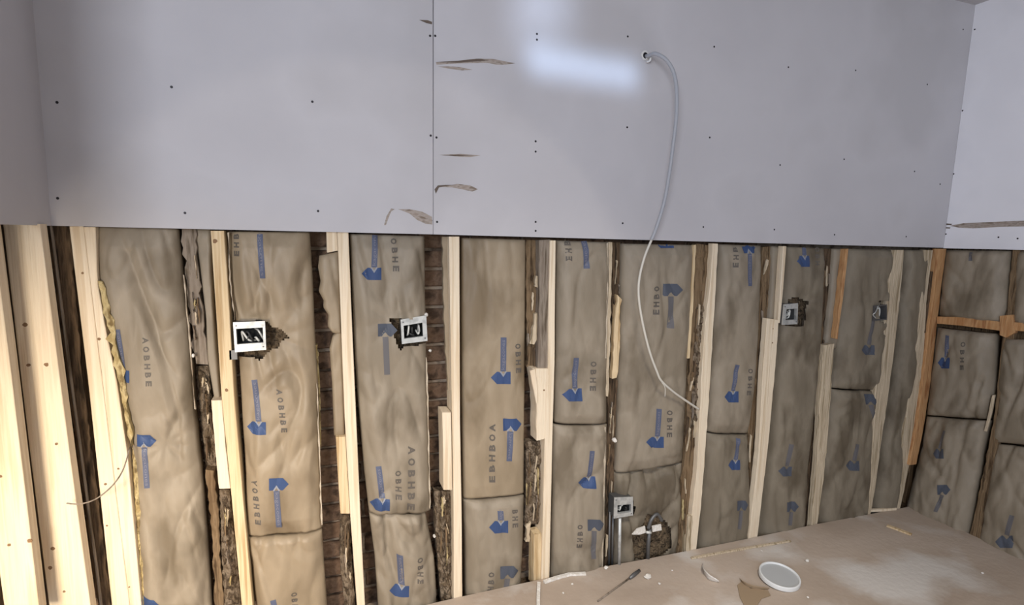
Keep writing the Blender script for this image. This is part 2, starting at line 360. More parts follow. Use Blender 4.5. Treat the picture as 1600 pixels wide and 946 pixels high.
# ------------------------------------------------------------------ insulation batts
def text_mesh(s, size=1.0, off=0.0):
    c = bpy.data.curves.new('t', 'FONT'); c.body = s; c.size = size; c.resolution_u = 2; c.offset = off
    o = bpy.data.objects.new('t', c); COL.objects.link(o); bpy.context.view_layer.update()
    me = bpy.data.meshes.new_from_object(o.evaluated_get(bpy.context.evaluated_depsgraph_get()))
    V = [tuple(v.co) for v in me.vertices]; Fc = [tuple(p.vertices) for p in me.polygons]
    bpy.data.objects.remove(o, do_unlink=True); bpy.data.curves.remove(c); bpy.data.meshes.remove(me)
    return V, Fc
LET = {c: text_mesh(c, 1.0, .045) for c in 'AOBHERC'}
WORD = text_mesh('kagacones')
wx = max(v[0] for v in WORD[0])
def inpoly(q, poly):
    c = False; n = len(poly)
    for i in range(n):
        (x1, y1), (x2, y2) = poly[i], poly[(i+1) % n]
        if (y1 > q[1]) != (y2 > q[1]) and q[0] < (x2-x1)*(q[1]-y1)/(y2-y1)+x1: c = not c
    return c
class Batt:
    def __init__(s, Lp, Rp, m, label, Y=2.037, wall='b', bulge=.038, wr=.007, group=None, seed=0, name='insulation_batt', parent=None, marks=(), pinch=(), cat='insulation', cut=()):
        s.Y = Y; s.wall = wall; s.Lp = Lp; s.Rp = Rp; s.bulge = bulge; s.wr = wr; s.seed = seed; s.pinch = pinch
        pl, pr = s.Lp, s.Rp; H = pl[-1][1]-pl[0][1]
        nv = max(8, int(H/3.0)); nu = max(8, int((pr[0][0]-pl[0][0])/2.8)); XY = []; s.grid = []
        V, Fc = [], []
        for i in range(nv+1):
            t = i/nv; yl = pl[0][1]+(pl[-1][1]-pl[0][1])*t; yr = pr[0][1]+(pr[-1][1]-pr[0][1])*t
            xl = lerp_poly(pl, yl); xr = lerp_poly(pr, yr)
            for j in range(nu+1):
                u = j/nu; x = xl+(xr-xl)*u; y = yl+(yr-yl)*u
                V.append(tuple(s.at(x, y, u, t))); XY.append((x, y))
        for i in range(nv):
            for j in range(nu):
                a = i*(nu+1)+j; q = XY[a]; q = (q[0]+1.4, q[1]+1.5)
                if not any(inpoly(q, c_) for c_ in cut): Fc.append((a, a+1, a+nu+2, a+nu+1))
        # skirt going back to the wall
        rim = [j for j in range(nu+1)]+[i*(nu+1)+nu for i in range(1, nv+1)]+[nv*(nu+1)+j for j in range(nu-1, -1, -1)]+[i*(nu+1) for i in range(nv-1, 0, -1)]
        dv = Vector((0, .05, 0)) if wall == 'b' else Vector((.05, 0, 0)); n0 = len(V)
        for r in rim: V.append(tuple(Vector(V[r])+dv))
        for k in range(len(rim)): k2 = (k+1) % len(rim); Fc.append((rim[k], rim[k2], n0+k2, n0+k))
        if not cut: Fc.append(tuple(n0+k for k in range(len(rim))))
        if parent is None:
            s.root = empty(name, origin_of(V), label, cat, group); obj('kraft_facing', V, Fc, m, s.root, smooth=True)
        else: s.root = obj(name, V, Fc, m, parent, smooth=True)
        for mk in marks: s.mark(*mk)
    def base(s, x, y, off=0.0): return P(x, y, s.Y) if s.wall == 'b' else PR(x, y, .03)
    def h(s, p, u, t):
        q = Vector((p.x, p.y if s.wall == 'r' else 0, p.z)); a = s.seed*3.7
        e = min(u, 1-u)*2; e = max(0, min(1, e/.42)); prof = math.sin(e*math.pi/2)**.8
        et = min(1, min(t, 1-t)/.05); prof *= .55+.45*et
        d = s.bulge*prof
        n1 = noise.noise(Vector((q.x*7+a, q.y*7, q.z*2.0-a)))
        d += s.wr*1.3*n1*(.3+.7*prof)
        for kx, kz, sh, am_, wd in ((9, 1.6, 3, 1.1, .16), (7, 2.6, -5, .9, .14), (15, 3.0, 5, .6, .2), (18, 6, -8, .35, .22)):   # creases along zero lines
            xx = q.x+q.y; nn = noise.noise(Vector((xx*kx+q.z*sh*.6+a, a*1.3+kx, q.z*kz-xx*sh*.5)))
            g = noise.noise(Vector((xx*6-a, 5+kz, q.z*4+a)))+.25
            if g > 0: d += s.wr*am_*min(1, g*2.2)*(min(abs(nn)/wd, 1.6)**.8-1)*(.45+.55*prof)*1.1
        for (px, py, rr, am) in s.pinch:
            c = s.base(px, py); dd = (Vector((q.x-c.x, 0, q.z-c.z)) if s.wall == 'b' else Vector((0, q.y-c.y, q.z-c.z)))
            g = math.exp(-(dd.length/rr)**2); an = math.atan2(dd.z, dd.x+dd.y)
            d -= am*g; d += .013*g**.5*(abs(math.sin(an*4.5+s.seed))-.5)*(1-g)
        return d
    def at(s, x, y, u, t, off=0.0):
        p = s.base(x, y); d = s.h(p, u, t)+off
        return p-Vector((0, d, 0)) if s.wall == 'b' else p-Vector((d, 0, 0))
    def surf(s, x, y, off=.0012):
        xl = lerp_poly(s.Lp, y); xr = lerp_poly(s.Rp, y); u = (x-xl)/(xr-xl); t = (y-s.Lp[0][1])/(s.Lp[-1][1]-s.Lp[0][1])
        return s.at(x, y, max(0, min(1, u)), max(0, min(1, t)), off)
    def inside(s, x, y):
        return lerp_poly(s.Lp, y)-1 <= x <= lerp_poly(s.Rp, y)+1 and s.Lp[0][1] <= y <= s.Lp[-1][1]
    def patch(s, name, V2, F2, m, off=.0012):
        Fk = [f for f in F2 if all(s.inside(*V2[i]) for i in f)]
        if not Fk: return
        used = sorted({i for f in Fk for i in f}); mp = {k: i for i, k in enumerate(used)}
        o = obj(name, [tuple(s.surf(*V2[i], off=off)) for i in used], [tuple(mp[i] for i in f) for f in Fk], m, s.root)
    def mark(s, cx, cy_, flip, bx, by, letters=None, faded_shaded=False, k=1.0, w=1.0):
        """blue house-shaped emblem at (cx,cy_), word bar running to (bx,by), column of grey letters"""
        sg = -1 if flip else 1; hw, hh = 15*k*w, 9.5*k
        G = []; F2 = []; n = 10; mrows = 5                              # pentagon as a small grid with a V notch facing the bar
        for i in range(n+1):
            xx = -hw+2*hw*i/n
            topb = -hh; bot = hh
            if xx < -hw*.4: q = (xx+hw)/(hw*.6); topb = -hh*q; bot = hh*q
            nd = abs(xx-hw*.25)/(hw*.36)
            if nd < 1: topb = -hh+ (1-nd)*hh*.75
            for j in range(mrows+1): G.append((cx+sg*xx, cy_+sg*(topb+(bot-topb)*j/mrows)))
        for i in range(n):
            for j in range(mrows): a = i*(mrows+1)+j; F2.append((a, a+1, a+mrows+2, a+mrows+1))
        s.patch('emblem', G, F2, 'blue_faded_shaded' if faded_shaded else 'blue')
        # chevron
        c0 = (cx+sg*hw*.25, cy_-sg*hh*.15)
        for sd in (-1, 1):
            q = [(c0[0], c0[1]), (c0[0]+sd*hw*.36, c0[1]-sg*hh*.85), (c0[0]+sd*hw*.24, c0[1]-sg*hh*1.0), (c0[0], c0[1]-sg*hh*.42)]
            if not faded_shaded: s.patch('chevron', q, [(0, 1, 2, 3)], 'pale_ink', .0016)
        # bar
        sx, sy_ = cx+sg*hw*.25, cy_-sg*hh*1.05
        L = math.hypot(bx-sx, by-sy_); 
        if L < 6: return
        dx, dy = (bx-sx)/L, (by-sy_)/L; px, py = -dy, dx; bw_ = 4.4*k*w; G, F2 = [], []; n = max(3, int(L/4))
        for i in range(n+1):
            for e in (-1, 0, 1): G.append((sx+dx*L*i/n+px*bw_*e, sy_+dy*L*i/n+py*bw_*e))
        for i in range(n):
            for j in range(2): a = i*3+j; F2.append((a, a+1, a+4, a+3))
        s.patch('word_bar', G, F2, 'bar_faded_shaded' if faded_shaded else 'bar')
        if L > 25 and not faded_shaded:
            G = [(sx+dx*(2+vx/wx*(L-6))-px*(vy-.25)*7.5*k*w, sy_+dy*(2+vx/wx*(L-6))-py*(vy-.25)*7.5*k*w) for vx, vy, _ in WORD[0]]
            s.patch('lettering', G, WORD[1], 'word_ink', .002)
        if letters: s.letters(*letters, flip=flip, k=k, w=w)
    def letters(s, x0, y0, x1, y1, n=6, flip=False, k=1, w=1):
        st = 'AOBHBE' if n >= 6 else 'OBHE'; st = st[:n]; V2, F2 = [], []
        for i, ch in enumerate(st):
            t = (i+.5)/n; cx = x0+(x1-x0)*t; cy_ = y0+(y1-y0)*t; hgt = abs(y1-y0)/n*.66
            LV, LF = LET[ch]; mx = max(v[0] for v in LV); off = len(V2); sg = -1 if flip else 1
            for vx, vy, _ in LV: V2.append((cx+(vy/.72-.5)*8.5*k*w*sg, cy_+(vx/mx-.5)*hgt*sg))
            F2 += [tuple(a+off for a in f) for f in LF]
        s.patch('lettering', V2, F2, 'grey_ink')
PP = lambda *a: [tuple(a[i:i+2]) for i in range(0, len(a), 2)]

b1 = Batt(PP(149,354, 153,430, 170,505, 190,580, 203,660, 213,780, 224,960), PP(279,357, 290,470, 300,560, 303,640, 318,780, 331,960), 'kraft_dusty',
 'wide brown paper-faced insulation batt in the leftmost bay, running full height', seed=1, wr=.010, pinch=[(262,690,.05,.012)],
 marks=[(194,584,0,190,512,(234,522,240,600,6)), (234,683,1,234,757), (240,935,1,242,960)])
Batt(PP(304,358, 313,420, 322,500, 324,560, 335,625), PP(330,358, 331,420, 334,500, 340,560, 345,625), 'kraft_dusty', None, Y=2.045, bulge=.012, seed=12, name='paper_flap', parent=b1.root)
b2 = Batt(PP(354,362, 360,440, 370,520, 376,600, 382,700, 388,836), PP(484,363, 489,440, 492,520, 497,600, 500,700, 504,824), 'kraft',
 'brown insulation batt behind the leftmost outlet box, between two pale studs', seed=2, wr=.013, pinch=[(432,525,.10,.030), (380,500,.05,.012)],
 cut=[PP(368,508, 380,502, 392,506, 402,500, 418,501, 426,510, 440,513, 453,526, 440,531, 436,541, 425,545, 412,557, 405,561, 398,556, 372,556)],
 marks=[(410,340,1,412,434,(369,350,372,416,5)), (402,664,0,399,590,(437,603,446,672,6)), (437,749,1,437,818,(398,742,405,815,6))])
Batt(PP(388,840, 395,890, 402,960), PP(503,829, 507,890, 512,960), 'kraft', 'brown insulation batt at the floor, below the overlap crack in the second bay', seed=3, wr=.012,
 marks=[(428,952,0,428,925,(460,915,462,945,3))])
b2f = Batt(PP(499,400, 497,418, 501,440, 498,455, 506,470, 505,480, 513,492, 512,510, 519,520), PP(530,393, 531,440, 533,521), 'kraft', 'torn scrap of brown facing paper under the short block, second gap', Y=2.015, bulge=.012, seed=13, wr=.012, name='paper_scrap', cat='paper scrap')
Batt(PP(520,526, 515,545, 519,600, 522,680), PP(534,515, 537,600, 539,680), 'kraft', 'narrow strip of brown facing paper beside the brick gap, below the torn scrap', Y=2.03, bulge=.012, seed=14, wr=.008, name='paper_scrap', cat='paper scrap')
b3 = Batt(PP(547,366, 551,460, 555,560, 561,640, 570,740, 577,800), PP(663,369, 664,460, 666,560, 669,640, 671,740, 673,797), 'kraft_dusty',
 'brown insulation batt behind the second outlet box from the left', seed=4, wr=.010, pinch=[(612,500,.06,.02)],
 cut=[PP(608,497, 622,496, 630,500, 664,492, 666,536, 630,538, 622,545, 616,530, 611,515)],
 marks=[(579,427,0,585,355,(613,370,619,440,5)), (604,514,1,603,582,None,True), (592,783,0,590,724,(620,728,622,790,5))])
b3.letters(641, 690, 640, 795, 6, k=1.2)
Batt(PP(577,803, 586,870, 590,930, 592,960), PP(665,801, 678,870, 682,930, 680,960), 'kraft_dusty', 'puffed insulation batt at the floor with crumpled paper, third bay', seed=5, wr=.016, bulge=.036,
 marks=[(622,917,0,622,858,(654,862,655,917,5))])
b4 = Batt(PP(722,372, 722,500, 723,640, 725,779), PP(821,375, 820,500, 819,640, 818,771), 'kraft',
 'smooth tan insulation batt in the central bay, upright and upside-down blue marks', seed=6, wr=.004, bulge=.020,
 marks=[(780,589,0,784,526,(807,534,809,596,5)), (799,662,1,793,718,(767,658,766,770,7))])
Batt(PP(725,782, 727,850, 728,952), PP(818,774, 817,830, 813,942), 'kraft_dusty', 'dusty insulation batt at the floor below the smooth tan one, central bay', seed=7, wr=.007,
 marks=[(774,816,0,776,776,(800,778,801,820,4)), (792,887,1,786,918,(763,884,762,918,3),True)])
b5 = Batt(PP(869,376, 869,460, 869,560, 867,660), PP(953,379, 951,460, 949,560, 947,660), 'kraft_dusty',
 'insulation batt right of the smooth tan one, upper half, creased above its seam', seed=8, wr=.008,
 marks=[(911,350,1,910,419,(882,362,883,410,4)), (889,614,0,895,557,(921,560,920,622,5))])
b5l = Batt(PP(864,664, 864,780, 861,914), PP(948,663, 946,780, 943,902), 'kraft_dusty', 'insulation batt at the floor left of the low outlet box, rising to a seam', seed=9, wr=.008,
 marks=[(912,750,0,919,700,None,False,.9), (926,815,1,921,866,(900,812,899,852,4),True,.9)])
b6 = Batt(PP(973,381, 970,500, 967,640, 963,738), PP(1084,383, 1078,500, 1072,600, 1066,720), 'kraft_dusty',
 'wide insulation batt hanging behind the loose white cable', seed=10, wr=.006,
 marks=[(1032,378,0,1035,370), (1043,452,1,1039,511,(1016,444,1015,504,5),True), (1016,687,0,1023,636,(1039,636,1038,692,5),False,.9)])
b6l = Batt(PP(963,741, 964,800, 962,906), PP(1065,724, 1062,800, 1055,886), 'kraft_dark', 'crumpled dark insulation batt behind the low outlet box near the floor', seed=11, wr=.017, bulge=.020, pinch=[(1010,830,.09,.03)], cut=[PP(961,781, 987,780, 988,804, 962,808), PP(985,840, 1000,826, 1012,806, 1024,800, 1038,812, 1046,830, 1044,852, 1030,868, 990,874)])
b7 = Batt(PP(1124,382, 1116,500, 1108,640, 1104,674), PP(1190,384, 1186,500, 1178,600, 1168,676), 'kraft_dusty',
 'narrower insulation batt right of the stud where the cable ends, upper half', seed=15, wr=.006,
 marks=[(1164,387,1,1162,446,(1141,372,1140,432,5),False,.9,.8), (1134,617,0,1144,568,(1165,572,1160,628,5),False,.9,.8)])
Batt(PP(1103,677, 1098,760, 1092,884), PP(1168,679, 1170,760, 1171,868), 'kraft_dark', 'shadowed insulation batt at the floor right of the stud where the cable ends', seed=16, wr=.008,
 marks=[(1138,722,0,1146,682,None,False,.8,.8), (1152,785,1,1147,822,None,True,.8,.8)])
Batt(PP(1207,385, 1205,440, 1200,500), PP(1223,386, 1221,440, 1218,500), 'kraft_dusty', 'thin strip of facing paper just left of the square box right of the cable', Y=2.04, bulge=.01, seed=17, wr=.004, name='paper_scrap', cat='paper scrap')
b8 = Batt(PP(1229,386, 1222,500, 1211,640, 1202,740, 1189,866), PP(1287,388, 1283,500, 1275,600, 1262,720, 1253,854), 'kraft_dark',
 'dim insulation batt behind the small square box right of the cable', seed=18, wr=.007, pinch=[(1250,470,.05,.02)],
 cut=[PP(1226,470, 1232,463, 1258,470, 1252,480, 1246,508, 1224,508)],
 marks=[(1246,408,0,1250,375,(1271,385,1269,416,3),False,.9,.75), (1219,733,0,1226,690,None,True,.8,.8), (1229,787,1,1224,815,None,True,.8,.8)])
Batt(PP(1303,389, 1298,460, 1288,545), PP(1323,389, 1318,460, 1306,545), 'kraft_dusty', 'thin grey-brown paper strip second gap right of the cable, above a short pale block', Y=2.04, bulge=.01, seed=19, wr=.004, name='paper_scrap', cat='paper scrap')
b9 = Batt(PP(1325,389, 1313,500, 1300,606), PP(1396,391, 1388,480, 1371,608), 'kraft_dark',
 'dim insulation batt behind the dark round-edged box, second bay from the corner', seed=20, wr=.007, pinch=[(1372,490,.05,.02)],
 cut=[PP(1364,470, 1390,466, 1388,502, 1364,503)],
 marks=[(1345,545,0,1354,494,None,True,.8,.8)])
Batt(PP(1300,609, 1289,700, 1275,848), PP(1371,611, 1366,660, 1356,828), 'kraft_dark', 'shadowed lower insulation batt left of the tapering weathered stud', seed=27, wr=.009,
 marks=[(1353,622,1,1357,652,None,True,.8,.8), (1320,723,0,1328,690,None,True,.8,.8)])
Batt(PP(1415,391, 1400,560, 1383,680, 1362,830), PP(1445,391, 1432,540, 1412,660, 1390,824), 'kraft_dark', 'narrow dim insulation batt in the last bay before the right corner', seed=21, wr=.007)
# right wall batts
Batt(PP(1478,391, 1471,440, 1466,494), PP(1580,392, 1577,440, 1572,506), 'kraft_dusty', 'upper insulation batt on the right wall, above the orange blocking', wall='r', seed=22, wr=.005,
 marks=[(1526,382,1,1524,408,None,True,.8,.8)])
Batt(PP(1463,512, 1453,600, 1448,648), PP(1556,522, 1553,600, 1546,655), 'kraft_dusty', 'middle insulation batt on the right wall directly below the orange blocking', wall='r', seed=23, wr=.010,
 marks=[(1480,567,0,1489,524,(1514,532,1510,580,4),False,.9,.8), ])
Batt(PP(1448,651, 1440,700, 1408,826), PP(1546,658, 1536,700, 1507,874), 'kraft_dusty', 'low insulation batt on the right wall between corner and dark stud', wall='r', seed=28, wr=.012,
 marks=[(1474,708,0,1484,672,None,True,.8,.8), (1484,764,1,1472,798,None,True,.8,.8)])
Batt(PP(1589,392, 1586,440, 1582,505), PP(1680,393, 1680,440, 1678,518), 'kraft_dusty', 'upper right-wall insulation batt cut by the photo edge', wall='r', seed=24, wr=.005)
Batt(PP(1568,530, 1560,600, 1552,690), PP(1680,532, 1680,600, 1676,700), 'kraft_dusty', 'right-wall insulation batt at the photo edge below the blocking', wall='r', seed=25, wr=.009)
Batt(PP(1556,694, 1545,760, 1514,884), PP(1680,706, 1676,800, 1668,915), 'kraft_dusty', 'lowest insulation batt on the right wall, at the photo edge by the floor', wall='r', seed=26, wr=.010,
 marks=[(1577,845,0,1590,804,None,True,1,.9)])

# ------------------------------------------------------------------ timber of the back wall
BOT = 960
s = plank('wall_stud', PP(108,354, 138,600, 176,960), PP(130,354, 160,600, 204,960), 'pine', 'pale pine stud beside the dark corner post, left of a doubled pair', 'stud'); knots(s, [(129,427),(165,757),(167,822)])
s = plank('wall_stud', PP(130.4,355, 160.4,600, 204.4,960), PP(149,355, 152,440, 163,505, 183,600, 200,720, 222,960), 'pine', 'pale pine stud of the doubled pair, its edge against the leftmost batt', 'stud'); knots(s, [(185,733),(202,918),(155,530)])
plank('wood_splinter', PP(152,440, 165,500, 184,600, 203,700), PP(160,440, 178,510, 195,600, 206,700), 'yellow_fluff', 'yellowish torn splinters hanging beside the doubled stud pair', 'wood splinter', Yf=1.995, depth=.03, rough=.004)
plank('old_post', PP(72,352, 100,560, 154,960), PP(108,354, 130,600, 176,960), 'old', 'very dark old post in the left corner between new pale studs', 'post', Yf=2.02, depth=.08, rough=.0015)
plank('conduit_strip', PP(77,352, 104,560, 150,900, 157,960), PP(80,352, 107,560, 153,900, 160,960), 'old_grey', 'thin grey metal strip running down beside the dark corner post', 'metal strip', Yf=1.985, depth=.01)
plank('old_stud', PP(282,357, 291,450, 302,550, 306,570), PP(305,357, 312,450, 322,550, 326,570), 'old_grey', 'old grimy grey stud above bricks in the gap right of the leftmost batt', 'old stud', Yf=2.035, depth=.07, rough=.003)
plank('old_stud', PP(322,735, 329,820, 337,960), PP(333,735, 343,820, 350,960), 'old_brown', 'short rough brown timber low in the gap left of the nailed block', 'old stud', Yf=2.05, depth=.06, rough=.003)
s = plank('wall_stud', PP(329,361, 337,480, 346,620, 361,770, 379,960), PP(350,361, 358,480, 366,620, 379,770, 396,960), 'pine_yellow', 'yellowish pine stud immediately left of the leftmost outlet box', 'stud', rough=0); knots(s, [(336,377),(354,610)], r=.007)
plank('nailed_block', PP(330,626, 336,700, 342,764), PP(346.6,626, 352.5,700, 360,764), 'pine', 'short pale block nailed on the yellowish stud below the leftmost outlet box', 'wood block', Yf=1.998, depth=.08, rough=.0004)
plank('wall_stud', PP(527,363, 532,480, 538,640, 547,800, 559,960), PP(544.5,363, 549,480, 556,640, 563,800, 571,960), 'pine', 'pale pine stud between the two left outlet boxes', 'stud')
plank('nailed_block', PP(510,363, 511,395), PP(526.6,363, 528,392), 'pine', 'tiny pale block end just under the drywall, above torn paper', 'wood block', Yf=2.0, depth=.08)
plank('nailed_block', PP(525,683, 528,740, 532,803), PP(540,683, 543,740, 547,803), 'pine_yellow', 'short yellowish block on the stud between the two left outlet boxes', 'wood block', Yf=1.998, depth=.08)
plank('wall_stud', PP(701.5,370, 704,520, 706.5,660, 709,800, 709,934), PP(718,370, 718.5,520, 719,660, 721.5,800, 722.5,932), 'pine', 'straight pale pine stud right of the second outlet box, reaching the floor edge', 'stud')
plank('nailed_block', PP(691,645, 692.5,700, 693,766), PP(705,645, 706,700, 707,766), 'pine', 'short pale block left of the straight central stud', 'wood block', Yf=1.999, depth=.08)
plank('paper_strip', PP(691,370, 694,500, 700,610), PP(701,370, 703,500, 706,610), 'kraft', 'thin brown strip between bricks and the straight central stud', 'paper scrap', Yf=2.03, depth=.02, rough=.0015)
plank('old_stud', PP(822,375, 822,480, 824,575), PP(842,375, 841,480, 840,575), 'old_brown', 'old dark brown stud right of the smooth tan batt', 'old stud', Yf=2.05, depth=.05, rough=.003)
plank('old_stud', PP(843,375, 843,480, 840,576), PP(860,375, 859,480, 858,576), 'old_grey', 'weathered grey stud piece above the splintered pale block', 'old stud', Yf=2.01, depth=.07, rough=.001)
s = plank('nailed_block', PP(832,576, 838,620, 839,687), PP(858,576, 857,620, 851,687), 'pine', 'splintered pale block right of the smooth tan batt', 'wood block', Yf=2.0, depth=.07, rough=.0015); knots(s, [(850,610)])
plank('wood_splinter', PP(828,580, 832,600, 838,630), PP(836,577, 839,600, 840,630), 'pine', 'small split sliver hanging off the splintered pale block', 'wood splinter', Yf=1.99, depth=.008, rough=.001)
plank('wall_stud', PP(860,376, 857,500, 857,560, 852,660, 846,907), PP(868.5,376, 867,500, 867,560, 864,660, 858.5,904), 'pine', 'slim pale stud right of the splintered block, down to the floor', 'stud')
plank('wood_splinter', PP(838,432, 836,448), PP(845,432, 846,452), 'pine_weather', 'small pale chip stuck on the old dark stud, upper of two', 'wood splinter', Yf=2.03, depth=.02, rough=.0015)
plank('wood_splinter', PP(836,492, 833,515, 829,538), PP(841,488, 840,515, 836,540), 'pine_weather', 'thin pale splinter on the old dark stud, lower of two', 'wood splinter', Yf=2.03, depth=.02, rough=.002)
plank('nailed_block', PP(835,836, 834,904), PP(846,834, 845,904), 'pine_yellow', 'short yellowish block standing on the floor beside the slim stud', 'wood block', Yf=2.01, depth=.06, rough=.001)
plank('wood_splinter', PP(823,820, 822,848), PP(829,818, 828,846), 'pine_weather', 'pale splinter low in the gap over the bricks, left of the floor block', 'wood splinter', Yf=2.04, depth=.02, rough=.002)
plank('old_stud', PP(956,379, 955,500, 951,600, 948,720, 943,892), PP(974,380, 970,500, 968,600, 963,720, 958,888), 'old', 'old dark stud left of the batt behind the loose cable', 'old stud', Yf=2.06, depth=.04, rough=.004)
plank('paper_strip', PP(951,379, 949,500, 947,620), PP(957,379, 955,500, 951,620), 'pine_weather', 'thin pale lath strip left of the old dark stud by the cable', 'lath', Yf=2.025, depth=.03, rough=.0018)
plank('wood_splinter', PP(965,462, 960,520, 957,592), PP(971,470, 969,530, 965,590), 'pine_yellow', 'long yellowish splinter left of the loose hanging cable', 'wood splinter', Yf=2.02, depth=.025, rough=.0025)
plank('old_stud', PP(1088,383, 1082,500, 1076,600, 1070,700, 1062,800, 1057,872), PP(1110,384, 1104,500, 1098,600, 1091,700, 1083,800, 1076,868), 'old_brown', 'ragged brown old stud where the loose cable ends', 'old stud', Yf=2.03, depth=.06, rough=.004)
plank('paper_strip', PP(1084,383, 1079,480, 1074,560), PP(1088,383, 1083,480, 1078,560), 'pine_yellow', 'thin yellowish lath strip right of the batt behind the cable', 'lath', Yf=2.02, depth=.02, rough=.0012)
s = plank('wall_stud', PP(1114,381, 1110,440, 1103,500, 1098,560, 1094,640, 1090,730, 1083,790, 1072,862), PP(1122.5,381, 1117,480, 1112,560, 1107,640, 1100,740, 1096,790, 1088,859), 'pine', 'chipped pale stud that the loose cable reaches', 'stud', rough=.001)
plank('wood_splinter', PP(1076,808, 1072,862), PP(1083,806, 1080,862), 'pine_weather', 'split pale piece at the foot of the chipped stud by the low outlet box', 'wood splinter', Yf=1.998, depth=.03, rough=.0015)
plank('old_stud', PP(1192,385, 1188,480, 1180,580, 1168,650, 1172,760, 1172,846), PP(1208,385, 1205,480, 1196,580, 1192,650, 1186,760, 1182,846), 'old_brown', 'dark brown old stud left of the wide-headed pale stud', 'old stud', Yf=2.05, depth=.05, rough=.004)
plank('wall_stud', PP(1224,385, 1220,440, 1216,505), PP(1229,385, 1225,440, 1219,505), 'pine', 'very thin pale stud edge rising left of the square box', 'stud', depth=.08)
s = plank('wall_stud', PP(1199,498, 1193,570, 1190,625, 1187,690, 1180,760, 1170,842), PP(1217,500, 1212,570, 1206,640, 1200,700, 1192,770, 1184,838), 'pine', 'broad pale stud starting level with the square box', 'stud', rough=.0008); knots(s, [(1207,536),(1208,514)])
plank('old_stud', PP(1288,388, 1285,500, 1276,620, 1264,740, 1257,826), PP(1304,389, 1300,500, 1290,620, 1280,740, 1272,824), 'old', 'dark old stud between the two small boxes right of the cable', 'old stud', Yf=2.055, depth=.05, rough=.003)
plank('wall_stud', PP(1322,389, 1314,460, 1306,530), PP(1326,389, 1318,460, 1309,530), 'pine_orange', 'thin reddish stud edge above the short pale stud, two bays left of corner', 'stud', depth=.08, rough=.0012)
plank('wall_stud', PP(1288,540, 1284,590, 1281,630, 1281,660, 1277,720, 1268,824), PP(1304,538, 1300,590, 1297,640, 1293,690, 1287,750, 1277,820), 'pine_weather', 'grainy pale stud with a stepped top, two bays left of the corner', 'stud', rough=.0015)
plank('wall_stud', PP(1397,391, 1391,430, 1386,460, 1379,540, 1368,610, 1366,660, 1362,730, 1358,798), PP(1413,391, 1405,480, 1396,560, 1385,640, 1376,700, 1368,760, 1362,797), 'pine_weather', 'pale weathered stud right of the dark box, tapering to the floor', 'stud', rough=.001)
plank('wall_stud', PP(1446,391, 1440,460, 1433,540, 1420,590, 1418,640, 1408,700, 1401,725, 1396,755, 1390,794), PP(1458,391, 1449,460, 1444,540, 1436,620, 1426,700, 1416,750, 1407,793), 'pine_weather', 'split pale stud just left of the right corner', 'stud', rough=.0015)
plank('old_stud', PP(1455,425, 1450,480, 1444,520), PP(1463,425, 1458,480, 1452,520), 'old', 'short dark piece in the crack at the right corner', 'old stud', Yf=2.0, depth=.06, rough=.002)  # dark strip filling the crack
plank('corner_stud', PP(1459,389, 1449,480, 1441,560, 1430,640, 1416,720), PP(1470,389, 1459,480, 1447,560, 1436,640, 1422,740), 'old_brown', 'brown timber in the dark crack of the right corner', 'old stud', Yf=2.02, depth=.06, rough=.001)
plank('corner_stud', PP(1466,389, 1459,460, 1452,510, 1442,600, 1432,670, 1421,727), PP(1479,389, 1472,440, 1465,500, 1454,600, 1445,660, 1432,726), 'pine_orange', 'orange-brown pine stud on the right wall at the corner', 'stud', Yf=1.985, depth=.05, rough=.0008)
# right wall timber
o = obj('blocking', *ext([PR(x, y, 0) for x, y in ((1464,495),(1500,496),(1562,503),(1562,517),(1500,509),(1464,506))], (.08, 0, 0)), 'pine_orange', label='orange-brown horizontal blocking board on the right wall', cat='blocking')
obj('blocking', *ext([PR(x, y, 0) for x, y in ((1585,504),(1640,508),(1700,512),(1700,526),(1640,521),(1585,517))], (.08, 0, 0)), 'pine_orange', label='second blocking board, running off the right edge of the photo', cat='blocking')
plank('old_stud', PP(1582,391, 1577,440, 1571,500, 1562,560, 1555,640, 1540,720, 1514,842), PP(1600,391, 1594,440, 1588,500, 1580,560, 1570,640, 1552,720, 1530,852), 'old_brown', 'dark old stud on the right wall crossing the blocking boards', 'old stud', Yf=.012, depth=.08, rough=.002, wall='r')
obj('blocking_joint', *ext([PR(x, y, -.004) for x, y in ((1562,494),(1582,492),(1586,520),(1572,528),(1562,524))], (.02, 0, 0)), 'pine_orange', label='orange block end where blocking meets the dark right-wall stud', cat='wood block')
plank('wood_splinter', PP(1550,618, 1543,650, 1537,674), PP(1554,618, 1548,650, 1541,674), 'pine_weather', 'thin pale splinter on the right wall below the blocking', 'wood splinter', Yf=0, depth=.01, rough=.001, wall='r')
# left wall studs: wide faces turned to the room
def left_stud(Lp, Rp, Yf, label, kn, m='pine'):
    s = plank('wall_stud', Lp, Rp, m, label, 'stud', Yf=Yf, depth=.042); knots(s, kn, Yf, .005); return s
left_stud(PP(4,348, 24,520, 48,720, 78,960), PP(62,350, 84,520, 110,720, 143,960), 1.90, 'wide-faced bright pale stud in the left wall, right one of two', [(39,508),(44,571),(72,570),(88,694),(83,858),(78,888),(100,925)])
left_stud(PP(-75,340, -50,560, -20,760, 8,960), PP(-14,340, 14,560, 38,760, 62,960), 1.78, 'pale stud cut by the photo edge at far left', [(1,745),(46,846),(14,852)])
